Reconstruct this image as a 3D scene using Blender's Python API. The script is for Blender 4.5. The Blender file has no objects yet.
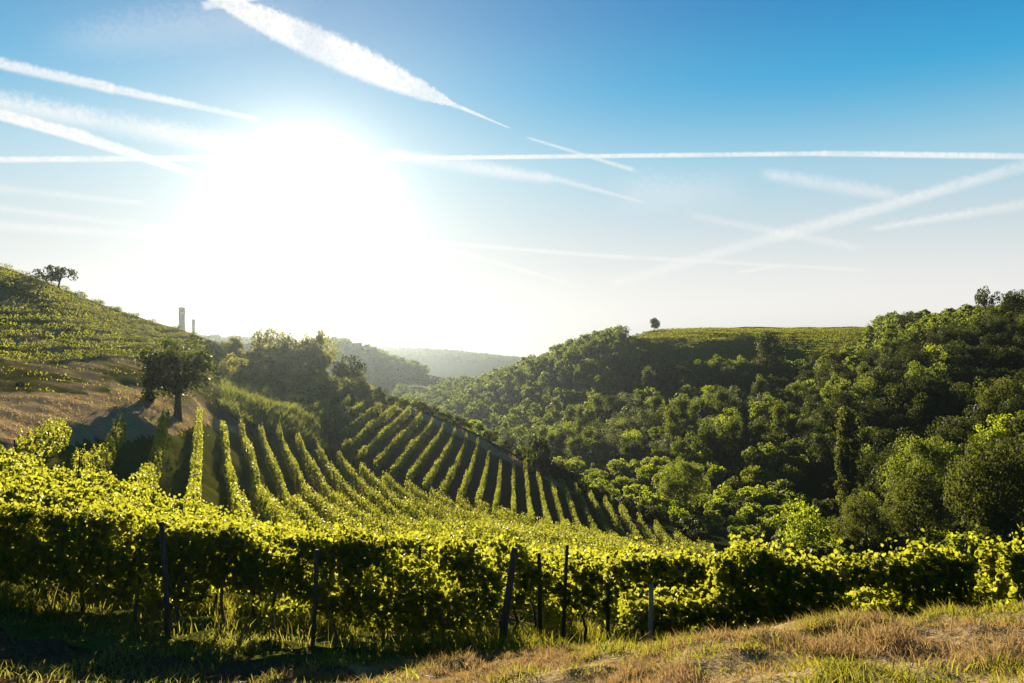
import bpy, math, random
import numpy as np

C = bpy.context
SC = C.scene
COL = SC.collection
rng = np.random.default_rng(11)
random.seed(11)
F, CX, HY = 800.0, 512.0, 350.0     # focal length in pixels and the horizon line of the photo


def P(px, py, Y):
    return ((px - CX) / F * Y, Y, (HY - py) / F * Y)


# ------------------------------------------------------------------ camera
cam = bpy.data.cameras.new('camera')
cam_o = bpy.data.objects.new('camera', cam)
COL.objects.link(cam_o)
cam.lens = F / 1024 * 36
cam.sensor_width = 36
cam.shift_y = (HY - 341.5) / 1024
cam.clip_start = 0.1
cam.clip_end = 20000
cam_o.location = (0, 0, 0)
cam_o.rotation_euler = (math.radians(90), 0, 0)
SC.camera = cam_o

# ------------------------------------------------------------------ sun and sky
SUN_PX, SUN_PY = 305, 212
sd = np.array([(SUN_PX - CX) / F, 1.0, (HY - SUN_PY) / F])
sd /= np.linalg.norm(sd)
SUN_EL = math.asin(sd[2]) + math.radians(1.0)
SUN_AZ = math.atan2(sd[0], sd[1])
SUN_STRENGTH = 5.0
SKY_STRENGTH = 0.06
EXPOSURE = 1.9
sun = bpy.data.lights.new('sun', 'SUN')
sun.energy = SUN_STRENGTH
sun.angle = math.radians(0.6)
sun.color = (1.0, 0.82, 0.54)
sun_o = bpy.data.objects.new('sun', sun)
COL.objects.link(sun_o)
from mathutils import Vector
_h = math.hypot(sd[0], sd[1])
sun_o.rotation_euler = Vector((-sd[0] / _h * math.cos(SUN_EL), -sd[1] / _h * math.cos(SUN_EL), -math.sin(SUN_EL))).to_track_quat('-Z', 'Y').to_euler()

world = bpy.data.worlds.new('World')
SC.world = world
world.use_nodes = True


class NT:
    """tiny helper for wiring nodes"""
    def __init__(s, nt):
        s.nt = nt
        s.n = nt.nodes
        s.l = nt.links

    def set(s, sock, v):
        if v is None:
            return
        if isinstance(v, bpy.types.NodeSocket):
            s.l.new(v, sock)
        else:
            if isinstance(v, (tuple, list)) and len(v) == 3 and sock.type == 'RGBA':
                v = (*v, 1)
            sock.default_value = v

    def new(s, t, **kw):
        nd = s.n.new(t)
        for k, v in kw.items():
            setattr(nd, k, v)
        return nd

    def m(s, op, a, b=None, c=None, clamp=False):
        nd = s.new('ShaderNodeMath', operation=op, use_clamp=clamp)
        for i, v in enumerate((a, b, c)):
            s.set(nd.inputs[i], v)
        return nd.outputs[0]

    def dot(s, a, b):
        nd = s.new('ShaderNodeVectorMath', operation='DOT_PRODUCT')
        s.set(nd.inputs[0], a)
        s.set(nd.inputs[1], b)
        return nd.outputs['Value']

    def ss(s, v, a, b, x=0.0, y=1.0, kind='SMOOTHSTEP'):
        nd = s.new('ShaderNodeMapRange', interpolation_type=kind)
        s.set(nd.inputs['Value'], v)
        s.set(nd.inputs['From Min'], a)
        s.set(nd.inputs['From Max'], b)
        s.set(nd.inputs['To Min'], x)
        s.set(nd.inputs['To Max'], y)
        return nd.outputs[0]

    def mix(s, f, a, b, mode='MIX'):
        nd = s.new('ShaderNodeMix', data_type='RGBA', blend_type=mode)
        s.set(nd.inputs[0], f)
        s.set(nd.inputs[6], a)
        s.set(nd.inputs[7], b)
        return nd.outputs[2]

    def noise(s, vec, scale, detail=3, rough=0.6, dist=0.0, out=0):
        nd = s.new('ShaderNodeTexNoise')
        s.set(nd.inputs['Vector'], vec)
        nd.inputs['Scale'].default_value = scale
        nd.inputs['Detail'].default_value = detail
        nd.inputs['Roughness'].default_value = rough
        nd.inputs['Distortion'].default_value = dist
        return nd.outputs[out]

    def ramp(s, f, stops):
        nd = s.new('ShaderNodeValToRGB')
        cr = nd.color_ramp
        while len(cr.elements) < len(stops):
            cr.elements.new(0.5)
        for e, (p, c) in zip(cr.elements, stops):
            e.position = p
            e.color = (*c, 1)
        s.set(nd.inputs[0], f)
        return nd.outputs[0]


w = NT(world.node_tree)
for nd in list(w.n):
    w.n.remove(nd)
sky = w.new('ShaderNodeTexSky', sky_type='NISHITA')
sky.sun_disc = False
sky.sun_elevation = SUN_EL
sky.sun_rotation = SUN_AZ
sky.altitude = 300
sky.air_density = 1.0
sky.dust_density = 0.6
sky.ozone_density = 3.0
tc = w.new('ShaderNodeTexCoord')
D = tc.outputs['Generated']
sep = w.new('ShaderNodeSeparateXYZ')
w.l.new(D, sep.inputs[0])
front = w.ss(sep.outputs[1], 0.0, 0.2)
elev = sep.outputs[2]
n_fine = w.noise(D, 190, 5, 0.68)
n_mid = w.noise(D, 22, 3, 0.6)
n_w = w.m('MULTIPLY', w.m('SUBTRACT', n_fine, 0.5), 1.0)


def streak(x1, y1, x2, y2, w0, w1, wm, inten, rough=0.5, soft=0.3, fade=0.08):
    a = np.array([(x1 - CX) / F, 1, (HY - y1) / F]); a /= np.linalg.norm(a)
    b = np.array([(x2 - CX) / F, 1, (HY - y2) / F]); b /= np.linalg.norm(b)
    n = np.cross(a, b)
    sn = np.linalg.norm(n)
    n /= sn
    t = np.cross(n, a)
    d = w.dot(D, tuple(n))
    u = w.m('DIVIDE', w.dot(D, tuple(t)), float(sn))
    px = 1 / F
    d = w.m('MULTIPLY_ADD', n_w, rough * max(w0, w1, wm) * px * 1.6, d)
    half = w.m('MULTIPLY_ADD', u, (w1 - w0) * px, w0 * px)
    if wm:
        q = w.m('MULTIPLY', w.m('MULTIPLY', u, w.m('SUBTRACT', 1.0, u)), 4.0 * wm * px)
        half = w.m('ADD', half, q)
    r = w.m('DIVIDE', w.m('ABSOLUTE', d), half)
    k = w.ss(r, soft, 1.15, 1.0, 0.0)
    e = w.m('MULTIPLY', w.ss(u, 0.0, fade), w.ss(u, 1.0 - fade, 1.0, 1.0, 0.0))
    return w.m('MULTIPLY', w.m('MULTIPLY', k, e), inten)


STREAKS = [
    (206, -6, 459, 107, 3, 1.5, 13, 1.0, 0.45, 0.65, 0.03),
    (200, 6, 262, -4, 5, 3, 0, 0.8, 0.9, 0.3, 0.1),
    (450, 103, 512, 129, 2.5, 0.6, 0, 0.9, 0.3, 0.3, 0.1),
    (522, 136, 640, 172, 1.5, 3.0, 0, 0.55, 0.3, 0.1, 0.1),
    (330, 159, 830, 153.5, 2.4, 2.6, 0, 0.9, 0.25, 0.35, 0.01),
    (820, 153.5, 1150, 158, 3.0, 3.0, 0, 0.85, 0.25, 0.35, 0.01),
    (-60, 160, 240, 158, 3.0, 3.0, 0, 0.85, 0.25, 0.35, 0.03),
    (-60, 98, 90, 139, 5.0, 6.0, 0, 1.0, 0.4, 0.5, 0.02),
    (70, 133, 215, 181, 6.0, 3.0, 0, 1.0, 0.4, 0.5, 0.03),
    (-60, 50, 115, 89, 6.0, 5.0, 0, 0.75, 0.5, 0.3, 0.02),
    (95, 85, 262, 120, 5.0, 2.5, 0, 0.7, 0.5, 0.3, 0.05),
    (-60, 92, 250, 148, 12, 14, 0, 0.7, 0.6, 0.0, 0.05),
    (-60, 200, 220, 236, 4, 4, 0, 0.4, 0.5, 0.0, 0.05),
    (-60, 222, 220, 240, 6, 5, 0, 0.45, 0.5, 0.0, 0.05),
    (-60, 182, 150, 204, 6, 3, 0, 0.4, 0.5, 0.0, 0.1),
    (207, 181, 148, 268, 2.0, 3.5, 0, 0.45, 0.2, 0.1, 0.1),
    (380, 152, 560, 181, 5, 5, 4, 0.6, 0.5, 0.0, 0.1),
    (530, 172, 650, 204, 5, 1.5, 0, 0.4, 0.4, 0.0, 0.1),
    (604, 286, 800, 229, 7, 7, 0, 0.5, 0.5, 0.1, 0.1),
    (770, 239, 1080, 150, 8, 6, 0, 0.55, 0.5, 0.1, 0.06),
    (755, 172, 905, 197, 6, 6, 3, 0.45, 0.7, 0.0, 0.15),
    (680, 213, 870, 250, 5, 5, 0, 0.35, 0.5, 0.0, 0.12),
    (865, 230, 1100, 192, 3, 8, 0, 0.5, 0.5, 0.0, 0.08),
    (405, 240, 640, 259, 2.5, 3.0, 0, 0.55, 0.4, 0.1, 0.1),
    (590, 255, 880, 271, 3.0, 2.0, 0, 0.5, 0.4, 0.1, 0.1),
    (445, 248, 575, 285, 3.5, 2.0, 0, 0.45, 0.4, 0.1, 0.1),
    (735, 273, 790, 264, 1.8, 2.5, 0, 0.6, 0.4, 0.1, 0.15),
    (600, 195, 760, 190, 26, 22, 0, 0.25, 0.7, 0.0, 0.3),
    (20, 48, 330, 8, 14, 20, 8, 0.2, 0.9, 0.0, 0.3),
]
tot = None
for sgm in STREAKS:
    k = streak(*sgm)
    # screen-combine so that crossings do not exceed one
    tot = k if tot is None else w.m('SUBTRACT', w.m('ADD', tot, k), w.m('MULTIPLY', tot, k))
tot = w.m('MULTIPLY', tot, w.m('MULTIPLY', w.ss(n_fine, 0.34, 0.6, 0.72, 1.0), w.ss(w.noise(D, 14, 3, 0.6), 0.3, 0.6, 0.65, 1.0)))
tot = w.m('MULTIPLY', tot, front)
ang = w.m('ARCCOSINE', w.m('MINIMUM', w.dot(D, tuple(sd)), 0.99999))   # radians from the sun
nish = w.new('ShaderNodeVectorMath', operation='SCALE')
w.l.new(sky.outputs[0], nish.inputs[0])
nish.inputs['Scale'].default_value = 1.0
# pale band of thin morning mist that whitens the low sky
mist = w.ss(elev, 0.02, 0.30, 1.0, 0.0)
mist = w.m('MULTIPLY', mist, 0.95)
BG = 2.0 ** -EXPOSURE / SKY_STRENGTH
ang0 = w.m('ARCCOSINE', w.m('MINIMUM', w.dot(D, tuple(sd)), 0.99999))
fwd = w.ss(ang0, 0.7, 2.2, 1.0, 0.35)     # the air is brightest towards the sun
mist_v = w.new('ShaderNodeVectorMath', operation='SCALE')
mist_v.inputs[0].default_value = (0.93 * BG, 0.89 * BG, 0.845 * BG)
w.set(mist_v.inputs['Scale'], w.m('MULTIPLY', fwd, w.ss(elev, 0.0, 0.16, 1.2, 1.0)))
mist_col = mist_v.outputs[0]
blue = w.ramp(elev, [(0.0, (0.30, 0.55, 0.66)), (0.22, (0.22, 0.57, 0.75)), (0.31, (0.030, 0.385, 0.68)), (0.38, (0.003, 0.25, 0.56)), (0.46, (0.001, 0.18, 0.46)), (0.62, (0.004, 0.09, 0.24)), (1.0, (0.003, 0.05, 0.14))])
blue_s = w.new('ShaderNodeVectorMath', operation='SCALE')
w.l.new(blue, blue_s.inputs[0])
blue_s.inputs['Scale'].default_value = BG
c = w.mix(0.9, nish.outputs[0], blue_s.outputs[0])
c = w.mix(mist, c, mist_col)
# thin high veil lit around the sun (wide aureole) and the glare itself
a1 = w.m('EXPONENT', w.m('MULTIPLY', w.m('POWER', w.m('DIVIDE', ang, 0.073), 2.0), -1.0))
a2 = w.m('EXPONENT', w.m('MULTIPLY', ang, -1 / 0.10))
veil = w.m('MULTIPLY', w.m('EXPONENT', w.m('MULTIPLY', ang, -1 / 0.16)), 0.85)
c = w.mix(veil, c, (0.83 * BG, 0.82 * BG, 0.78 * BG))
glow = w.m('MULTIPLY_ADD', a1, 1.7 * BG, w.m('MULTIPLY', a2, 0.14 * BG))
g2 = w.new('ShaderNodeCombineXYZ')
w.set(g2.inputs[0], glow)
w.set(g2.inputs[1], w.m('MULTIPLY', glow, 0.93))
w.set(g2.inputs[2], w.m('MULTIPLY', glow, 0.82))
c = w.mix(tot, c, (1.03 * BG, 1.01 * BG, 0.985 * BG))
c = w.mix(1.0, c, g2.outputs[0], 'ADD')
bg = w.new('ShaderNodeBackground')
w.l.new(c, bg.inputs['Color'])
bg.inputs['Strength'].default_value = SKY_STRENGTH
wo = w.new('ShaderNodeOutputWorld')
w.l.new(bg.outputs[0], wo.inputs['Surface'])
world.cycles.sampling_method = 'MANUAL'
world.cycles.sample_map_resolution = 512

vs = SC.view_settings
SC.display_settings.display_device = 'sRGB'
vs.view_transform = 'Standard'
vs.look = 'None'
vs.exposure = EXPOSURE
vs.gamma = 1
vs.use_curve_mapping = False
SC.render.engine = 'CYCLES'
cy = SC.cycles
cy.max_bounces = 6
cy.diffuse_bounces = 2
cy.glossy_bounces = 1
cy.transmission_bounces = 3
cy.transparent_max_bounces = 4
cy.volume_bounces = 0
cy.use_denoising = True
cy.use_adaptive_sampling = False
SC.render.filter_size = 1.2
try:
    cy.denoiser = 'OPENIMAGEDENOISE'
    cy.denoising_input_passes = 'RGB_ALBEDO_NORMAL'
    cy.denoising_prefilter = 'ACCURATE'
except Exception:
    pass
cy.sample_clamp_indirect = 4
cy.caustics_reflective = False
cy.caustics_refractive = False
SC.render.film_transparent = False

# ------------------------------------------------------------------ terrain
ctrl = []


def px(*pts):
    for p in pts:
        ctrl.append(P(*p))


def raw(*pts):
    for p in pts:
        ctrl.append(p)


# near bank and headland
raw((0, 0.6, -2.1), (2.5, 1, -2.0), (-2.5, 1, -2.5), (0, -3, -1.9), (6, -2, -1.6), (-6, -2, -2.4), (0, 3.5, -2.25), (3, 4, -2.15), (-3, 4, -2.8))
px((1024, 612, 8.5), (900, 617, 8.4), (800, 625, 8.4), (700, 640, 8.6), (600, 652, 9), (500, 663, 9.5), (400, 673, 9.9), (250, 684, 10),
   (1024, 683, 5.5), (800, 683, 5.8), (600, 690, 6.9), (1100, 600, 9), (1300, 560, 10),
   (560, 664, 13.2), (503, 657, 13.2), (400, 655, 13), (300, 648, 13.2), (178, 637, 13.5), (0, 603, 15.6),
   (100, 662, 11.4), (0, 684, 9.6), (-150, 600, 13), (-300, 560, 17))
raw((2, 13.3, -5.2), (4, 13.2, -5.15), (6, 13.1, -5.15), (8, 12.9, -5.1), (9.7, 12.8, -5.0))
# under the cross rows
px((0, 532, 25), (0, 490, 35), (150, 592, 21), (150, 530, 36), (150, 500, 50), (300, 600, 25), (300, 578, 35), (300, 552, 50), (400, 605, 27), (400, 580, 42), (400, 545, 68),
   (500, 634, 19.5), (500, 592, 35), (500, 555, 60), (640, 640, 19), (640, 604, 40), (640, 566, 80), (800, 662, 20), (800, 640, 40), (800, 612, 80),
   (1000, 650, 22), (1000, 655, 40), (1000, 610, 80))
# bank below the track, the track and the foot of the left hill
px((0, 438, 46), (100, 436, 56), (160, 434, 66), (215, 436, 96), (0, 402, 60), (100, 398, 73), (150, 402, 80), (200, 393, 96), (-200, 420, 45), (-200, 380, 60))
px((0, 385, 70), (0, 340, 100), (0, 300, 130), (0, 263, 160), (60, 342, 112), (60, 288, 165), (130, 316, 172), (130, 350, 124), (130, 387, 88),
   (180, 333, 182), (180, 362, 130), (215, 343, 192), (240, 351, 205), (225, 372, 165), (-200, 200, 160), (-200, 300, 100), (-400, 150, 170), (-500, 300, 80))
raw((-140, 205, 14), (-160, 260, 4), (-110, 230, 3), (-90, 260, -6), (-62, 290, -18), (-200, 400, 0), (-250, 300, 25))
# block below the trees, reed slope and mound
px((217, 440, 98), (258, 438, 106), (294, 446, 110), (330, 458, 112), (272, 523, 71), (334, 523, 71), (220, 520, 50), (250, 400, 142), (300, 404, 155),
   (262, 384, 180), (290, 376, 206), (330, 380, 209), (360, 394, 200), (330, 404, 150))
raw((-55, 250, -9), (-20, 260, -28), (-24, 222, -19))
# far block, crest and valley floor
px((337, 455, 114), (387, 478, 114), (456, 500, 112), (505, 518, 104), (545, 533, 106), (598, 550, 112), (650, 562, 120),
   (365, 396, 190), (395, 414, 165), (430, 416, 178), (425, 430, 165), (447, 442, 165), (470, 434, 170), (470, 452, 163), (507, 468, 162), (520, 458, 168), (560, 484, 168), (600, 505, 155), (640, 524, 142), (690, 549, 128))
raw((-10, 235, -34), (10, 220, -38), (25, 190, -38), (40, 165, -37), (60, 130, -34), (80, 160, -36), (0, 290, -42), (-30, 330, -42), (-60, 400, -44), (-90, 520, -44), (45, 230, -36), (90, 210, -33), (20, 110, -27.5))
# wooded slope right of the valley
px((900, 575, 112), (1000, 560, 112), (900, 450 + 25, 190), (900, 425, 240), (1000, 440, 200), (1000, 386, 265), (1000, 321, 345), (900, 339, 405),
   (800, 425, 280), (800, 380, 380), (700, 425, 310), (700, 393, 390), (600, 425, 360), (600, 393, 430), (500, 425, 450), (500, 382, 560), (450, 394, 620), (405, 399, 700),
   (560, 362, 500), (610, 348, 470), (530, 368, 540), (632, 337, 560), (655, 331, 590), (700, 352, 440), (700, 329, 600), (750, 328, 615), (860, 327, 585), (850, 352, 420), (1200, 290, 300), (1200, 420, 150), (1300, 300, 200))
raw((150, 740, 4), (60, 620, -5), (-20, 680, -30), (260, 520, 14), (300, 640, 5), (350, 350, 22))
# far country
px((190, 340, 620), (150, 342, 500), (230, 345, 1100), (280, 348, 1150), (335, 347, 800), (360, 352, 780), (388, 366, 760), (412, 382, 740), (300, 352, 650))
raw((-250, 900, -20), (-60, 1000, -50), (0, 1300, -55), (-150, 1400, -55), (-250, 1900, -50), (-500, 1700, -25))
px((100, 340, 1500), (380, 352, 2500), (440, 354, 2450), (490, 361, 2350), (600, 368, 2200), (300, 350, 2500))
raw((-300, 3000, -60), (300, 3000, -60), (900, 1800, -50), (1200, 900, -30), (-1200, 1500, -40), (-1500, 3000, -70), (1500, 3000, -70), (0, 3200, -70),
    (700, 500, 5), (-600, 500, 5), (-500, 150, 20), (60, -40, 2), (-60, -40, 3), (0, -200, 8), (300, -300, 10), (-300, -300, 12), (0, -2000, -30), (2000, 0, -30), (-2000, 0, -30),
    (500, 100, 5), (120, 60, -22), (60, 30, -14), (25, 10, -4))

CT = np.array(ctrl)


def warp(X, Y):
    d = np.sqrt(X * X + Y * Y + 2.0)
    a = np.arctan2(X, Y)
    return np.stack([a * 1.7, np.log(d)], -1)


WC = warp(CT[:, 0], CT[:, 1])
# interpolate the slope to the eye (z / distance), which keeps near and far features equally sharp
WV = CT[:, 2] / np.sqrt(CT[:, 0] ** 2 + CT[:, 1] ** 2 + 2.0)
EPS = 0.03


def kern(r2):
    return np.sqrt(r2 + EPS * EPS)


_n = len(WC)
A = kern(((WC[:, None] - WC[None]) ** 2).sum(-1))
A[np.diag_indices(_n)] -= 0.012
M = np.zeros((_n + 3, _n + 3))
M[:_n, :_n] = A
M[:_n, _n] = 1
M[:_n, _n + 1:] = WC
M[_n, :_n] = 1
M[_n + 1:, :_n] = WC.T
SOL = np.linalg.solve(M, np.concatenate([WV, np.zeros(3)]))


def vnoise(x, y, seed=0):
    xi = np.floor(x).astype(np.int64)
    yi = np.floor(y).astype(np.int64)
    xf = x - xi
    yf = y - yi
    u = xf * xf * (3 - 2 * xf)
    v = yf * yf * (3 - 2 * yf)

    def h(i, j):
        k = (i * 374761393 + j * 668265263 + seed * 974711) & 0x7fffffff
        k = ((k ^ (k >> 13)) * 1274126177) & 0x7fffffff
        return ((k ^ (k >> 16)) & 0xffff) / 65535.0
    return (h(xi, yi) * (1 - u) + h(xi + 1, yi) * u) * (1 - v) + (h(xi, yi + 1) * (1 - u) + h(xi + 1, yi + 1) * u) * v


def fbm(x, y, o=3, seed=0):
    s = 0
    a = 0.5
    for k in range(o):
        s = s + a * vnoise(x * 2 ** k, y * 2 ** k, seed + k)
        a *= 0.5
    return s / (1 - 0.5 ** o)


def hgt(X, Y, rough=True):
    X = np.atleast_1d(np.asarray(X, float))
    Y = np.atleast_1d(np.asarray(Y, float))
    out = np.empty(X.shape)
    fx, fy, fo = X.ravel(), Y.ravel(), out.ravel()
    for s in range(0, fx.size, 20000):
        q = warp(fx[s:s + 20000], fy[s:s + 20000])
        r2 = ((q[:, None] - WC[None]) ** 2).sum(-1)
        z = kern(r2) @ SOL[:_n] + SOL[_n] + q @ SOL[_n + 1:]
        fo[s:s + 20000] = z * np.sqrt(fx[s:s + 20000] ** 2 + fy[s:s + 20000] ** 2 + 2.0)
    out = np.minimum(fo.reshape(X.shape), 42.0)
    d = np.sqrt(X * X + Y * Y)
    if rough:
        out = out + (fbm(X * 1.7, Y * 1.7, 3, 5) - 0.5) * 0.26 * np.clip(1.6 - d / 25, 0.15, 1) + (fbm(X / 9, Y / 9, 2, 9) - 0.5) * np.clip(d / 120, 0, 1) * 1.2
    bk = np.clip((d - 35) / 15, 0, 1) * np.clip((125 - d) / 15, 0, 1) * (np.arctan2(X, Y) < -0.3)
    if rough:
        out = out + bk * (fbm(X / 2.2, Y / 2.2, 3, 15) - 0.5) * 0.7
    # spurs and hollows of the wooded slope
    m_ = np.clip((X - 55) / 60, 0, 1) * np.clip((Y - 150) / 60, 0, 1) * np.clip((430 - Y) / 80, 0, 1)
    out = out + 4.0 * m_ * np.sin((X * 0.75 - Y * 0.5) / 13.0 + 1.5 * np.sin(Y / 60.0))
    return out


# ------------------------------------------------------------------ object helpers
def tag(o, label=None, cat=None, group=None, kind=None):
    if label:
        o['label'] = label
    if cat:
        o['category'] = cat
    if group:
        o['group'] = group
    if kind:
        o['kind'] = kind
    return o


def link(name, me, parent=None, mat=None):
    o = bpy.data.objects.new(name, me)
    COL.objects.link(o)
    if parent is not None:
        o.parent = parent
    if mat is not None and me is not None and not me.materials:
        me.materials.append(mat)
    return o


def empty(name, loc, rz=0.0, s=1.0):
    o = bpy.data.objects.new(name, None)
    COL.objects.link(o)
    o.location = [float(v) for v in loc]
    o.rotation_euler = (0, 0, rz)
    o.scale = (s, s, s) if not isinstance(s, tuple) else s
    o.empty_display_size = 0.3
    return o


def mesh_np(name, verts, faces, smooth=False):
    """verts (n,3), faces (m,k) with one k"""
    me = bpy.data.meshes.new(name)
    verts = np.asarray(verts, np.float32)
    faces = np.asarray(faces, np.int32)
    m, k = faces.shape
    me.vertices.add(len(verts))
    me.vertices.foreach_set('co', verts.ravel())
    me.loops.add(m * k)
    me.loops.foreach_set('vertex_index', faces.ravel())
    me.polygons.add(m)
    me.polygons.foreach_set('loop_start', np.arange(0, m * k, k, dtype=np.int32))
    me.polygons.foreach_set('loop_total', np.full(m, k, np.int32))
    if smooth:
        me.polygons.foreach_set('use_smooth', np.ones(m, bool))
    me.update(calc_edges=True)
    return me


def norm(v):
    return v / np.maximum(np.linalg.norm(v, axis=-1, keepdims=True), 1e-9)


LEAF6 = np.array([(0, -.42, 0), (-.46, -.36, .12), (-.44, .22, .14), (0, .62, -.05), (.44, .22, .14), (.46, -.36, .12)])
LEAF4 = np.array([(0, -.5, 0), (.42, .0, .08), (0, .55, 0), (-.42, .0, .08)])


def leaf_geo(pos, nrm, size, fine=False, r=None, droop=0.0):
    """one folded leaf (two quads) or one quad per position, with a random roll"""
    r = r or rng
    n = len(pos)
    nrm = norm(nrm)
    t = norm(np.cross(nrm, r.normal(size=(n, 3))))
    if droop:
        t = norm(t + np.array([0, 0, -droop]))
        t = norm(t - nrm * (t * nrm).sum(-1, keepdims=True))
    b = np.cross(nrm, t)
    L = LEAF6 if fine else LEAF4
    s = np.broadcast_to(size, (n,))[:, None, None]
    V = pos[:, None] + s * (L[None, :, 0:1] * b[:, None] + L[None, :, 1:2] * t[:, None] + L[None, :, 2:3] * nrm[:, None])
    V = V.reshape(-1, 3)
    k = len(L)
    base = np.arange(n)[:, None] * k
    if fine:
        Fc = np.concatenate([base + np.array([[0, 3, 2, 1]]), base + np.array([[0, 5, 4, 3]])])
    else:
        Fc = base + np.arange(4)[None]
    return V, Fc


def tube(pts, radii, seg=7):
    pts = np.asarray(pts, float)
    n = len(pts)
    radii = np.broadcast_to(radii, (n,))
    tg = norm(np.gradient(pts, axis=0))
    ref = np.array([1.0, 0.13, 0.07]) if abs(tg[0][0]) < 0.8 else np.array([0, 1.0, 0.1])
    s = norm(np.cross(tg, ref))
    q = np.cross(tg, s)
    a = np.linspace(0, 2 * math.pi, seg, endpoint=False)
    V = (pts[:, None] + radii[:, None, None] * (np.cos(a)[None, :, None] * s[:, None] + np.sin(a)[None, :, None] * q[:, None])).reshape(-1, 3)
    Fc = []
    for i in range(n - 1):
        for j in range(seg):
            Fc.append((i * seg + j, i * seg + (j + 1) % seg, (i + 1) * seg + (j + 1) % seg, (i + 1) * seg + j))
    # caps as fans of degenerate-free quads around an added centre
    c0, c1 = len(V), len(V) + 1
    V = np.concatenate([V, pts[:1], pts[-1:]])
    for j in range(0, seg - 1, 2):
        Fc.append((c0, (j + 2) % seg, (j + 1) % seg, j))
        Fc.append((c1, (n - 1) * seg + j, (n - 1) * seg + (j + 1) % seg, (n - 1) * seg + (j + 2) % seg))
    return V, np.array(Fc)


def join(parts):
    Vs, Fs, o = [], [], 0
    for V, Fc in parts:
        Vs.append(V)
        Fs.append(Fc + o)
        o += len(V)
    return np.concatenate(Vs), np.concatenate(Fs)


# ------------------------------------------------------------------ materials
def new_mat(name):
    m = bpy.data.materials.new(name)
    m.use_nodes = True
    t = NT(m.node_tree)
    for nd in list(t.n):
        t.n.remove(nd)
    out = t.new('ShaderNodeOutputMaterial')
    return m, t, out


def leaf_mat(name, dark, light, trans, tf=0.45, rough=0.45, spec=0.35, objvar=0.25, patch=0.0):
    m, t, out = new_mat(name)
    geo = t.new('ShaderNodeNewGeometry')
    oi = t.new('ShaderNodeObjectInfo')
    rnd = geo.outputs['Random Per Island']
    col = t.mix(rnd, dark, light)
    hue = t.new('ShaderNodeHueSaturation')
    t.set(hue.inputs['Color'], col)
    t.set(hue.inputs['Hue'], t.ss(oi.outputs['Random'], 0, 1, 0.5 - 0.03 * objvar / .25, 0.5 + 0.025 * objvar / .25, 'LINEAR'))
    t.set(hue.inputs['Value'], t.ss(t.m('FRACT', t.m('MULTIPLY', oi.outputs['Random'], 7.31)), 0, 1, 1 - objvar, 1 + objvar, 'LINEAR'))
    col = hue.outputs[0]
    tcol = t.mix(rnd, trans, tuple(x * 0.65 for x in trans))
    tv = t.new('ShaderNodeVectorMath', operation='SCALE')
    t.set(tv.inputs[0], tcol)
    t.set(tv.inputs['Scale'], t.ss(t.m('FRACT', t.m('MULTIPLY', oi.outputs['Random'], 7.31)), 0, 1, 1 - objvar, 1 + objvar, 'LINEAR'))
    p = t.new('ShaderNodeBsdfPrincipled')
    t.set(p.inputs['Base Color'], col)
    p.inputs['Roughness'].default_value = rough
    p.inputs['Specular IOR Level'].default_value = spec
    tr = t.new('ShaderNodeBsdfTranslucent')
    t.set(tr.inputs['Color'], tv.outputs[0])
    mx = t.new('ShaderNodeMixShader')
    mx.inputs[0].default_value = tf
    t.l.new(p.outputs[0], mx.inputs[1])
    t.l.new(tr.outputs[0], mx.inputs[2])
    t.l.new(mx.outputs[0], out.inputs[0])
    return m


M_VINE = leaf_mat('vine_leaf', (0.015, 0.031, 0.003), (0.05, 0.084, 0.009), (0.49, 0.525, 0.040), 0.47, 0.5, 0.1, 0.08)
M_VINE_FAR = leaf_mat('vine_leaf_far', (0.016, 0.032, 0.004), (0.05, 0.082, 0.009), (0.42, 0.47, 0.04), 0.45, 0.6, 0.06, 0.08)
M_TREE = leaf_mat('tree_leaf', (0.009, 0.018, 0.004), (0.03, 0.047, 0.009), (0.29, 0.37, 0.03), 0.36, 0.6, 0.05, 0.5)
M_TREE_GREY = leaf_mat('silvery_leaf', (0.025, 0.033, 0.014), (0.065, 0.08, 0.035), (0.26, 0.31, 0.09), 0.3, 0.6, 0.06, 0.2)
M_TREE_LIT = leaf_mat('sunlit_yellow_green_leaf', (0.022, 0.04, 0.005), (0.06, 0.09, 0.01), (0.44, 0.54, 0.025), 0.45, 0.6, 0.05, 0.2)  # brighter copy of the tree leaf; sunshine is put into its colour
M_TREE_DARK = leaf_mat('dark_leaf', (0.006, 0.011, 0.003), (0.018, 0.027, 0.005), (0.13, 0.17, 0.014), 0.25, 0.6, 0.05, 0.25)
M_OLIVE = leaf_mat('olive_brown_leaf', (0.032, 0.038, 0.01), (0.08, 0.085, 0.022), (0.38, 0.39, 0.065), 0.48, 0.6, 0.05, 0.15)
M_GRASS = leaf_mat('green_grass', (0.035, 0.05, 0.007), (0.09, 0.105, 0.018), (0.36, 0.35, 0.035), 0.45, 0.6, 0.04, 0.1)
M_REED = leaf_mat('reed_leaf', (0.024, 0.036, 0.008), (0.062, 0.075, 0.018), (0.26, 0.30, 0.05), 0.4, 0.6, 0.04, 0.1)
M_VALLEY = leaf_mat('valley_leaf', (0.014, 0.022, 0.005), (0.042, 0.053, 0.011), (0.20, 0.24, 0.028), 0.35, 0.6, 0.04, 0.1)
M_DRYGRASS = leaf_mat('dry_grass', (0.12, 0.075, 0.03), (0.27, 0.185, 0.085), (0.46, 0.31, 0.13), 0.4, 0.7, 0.04, 0.1)


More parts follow.
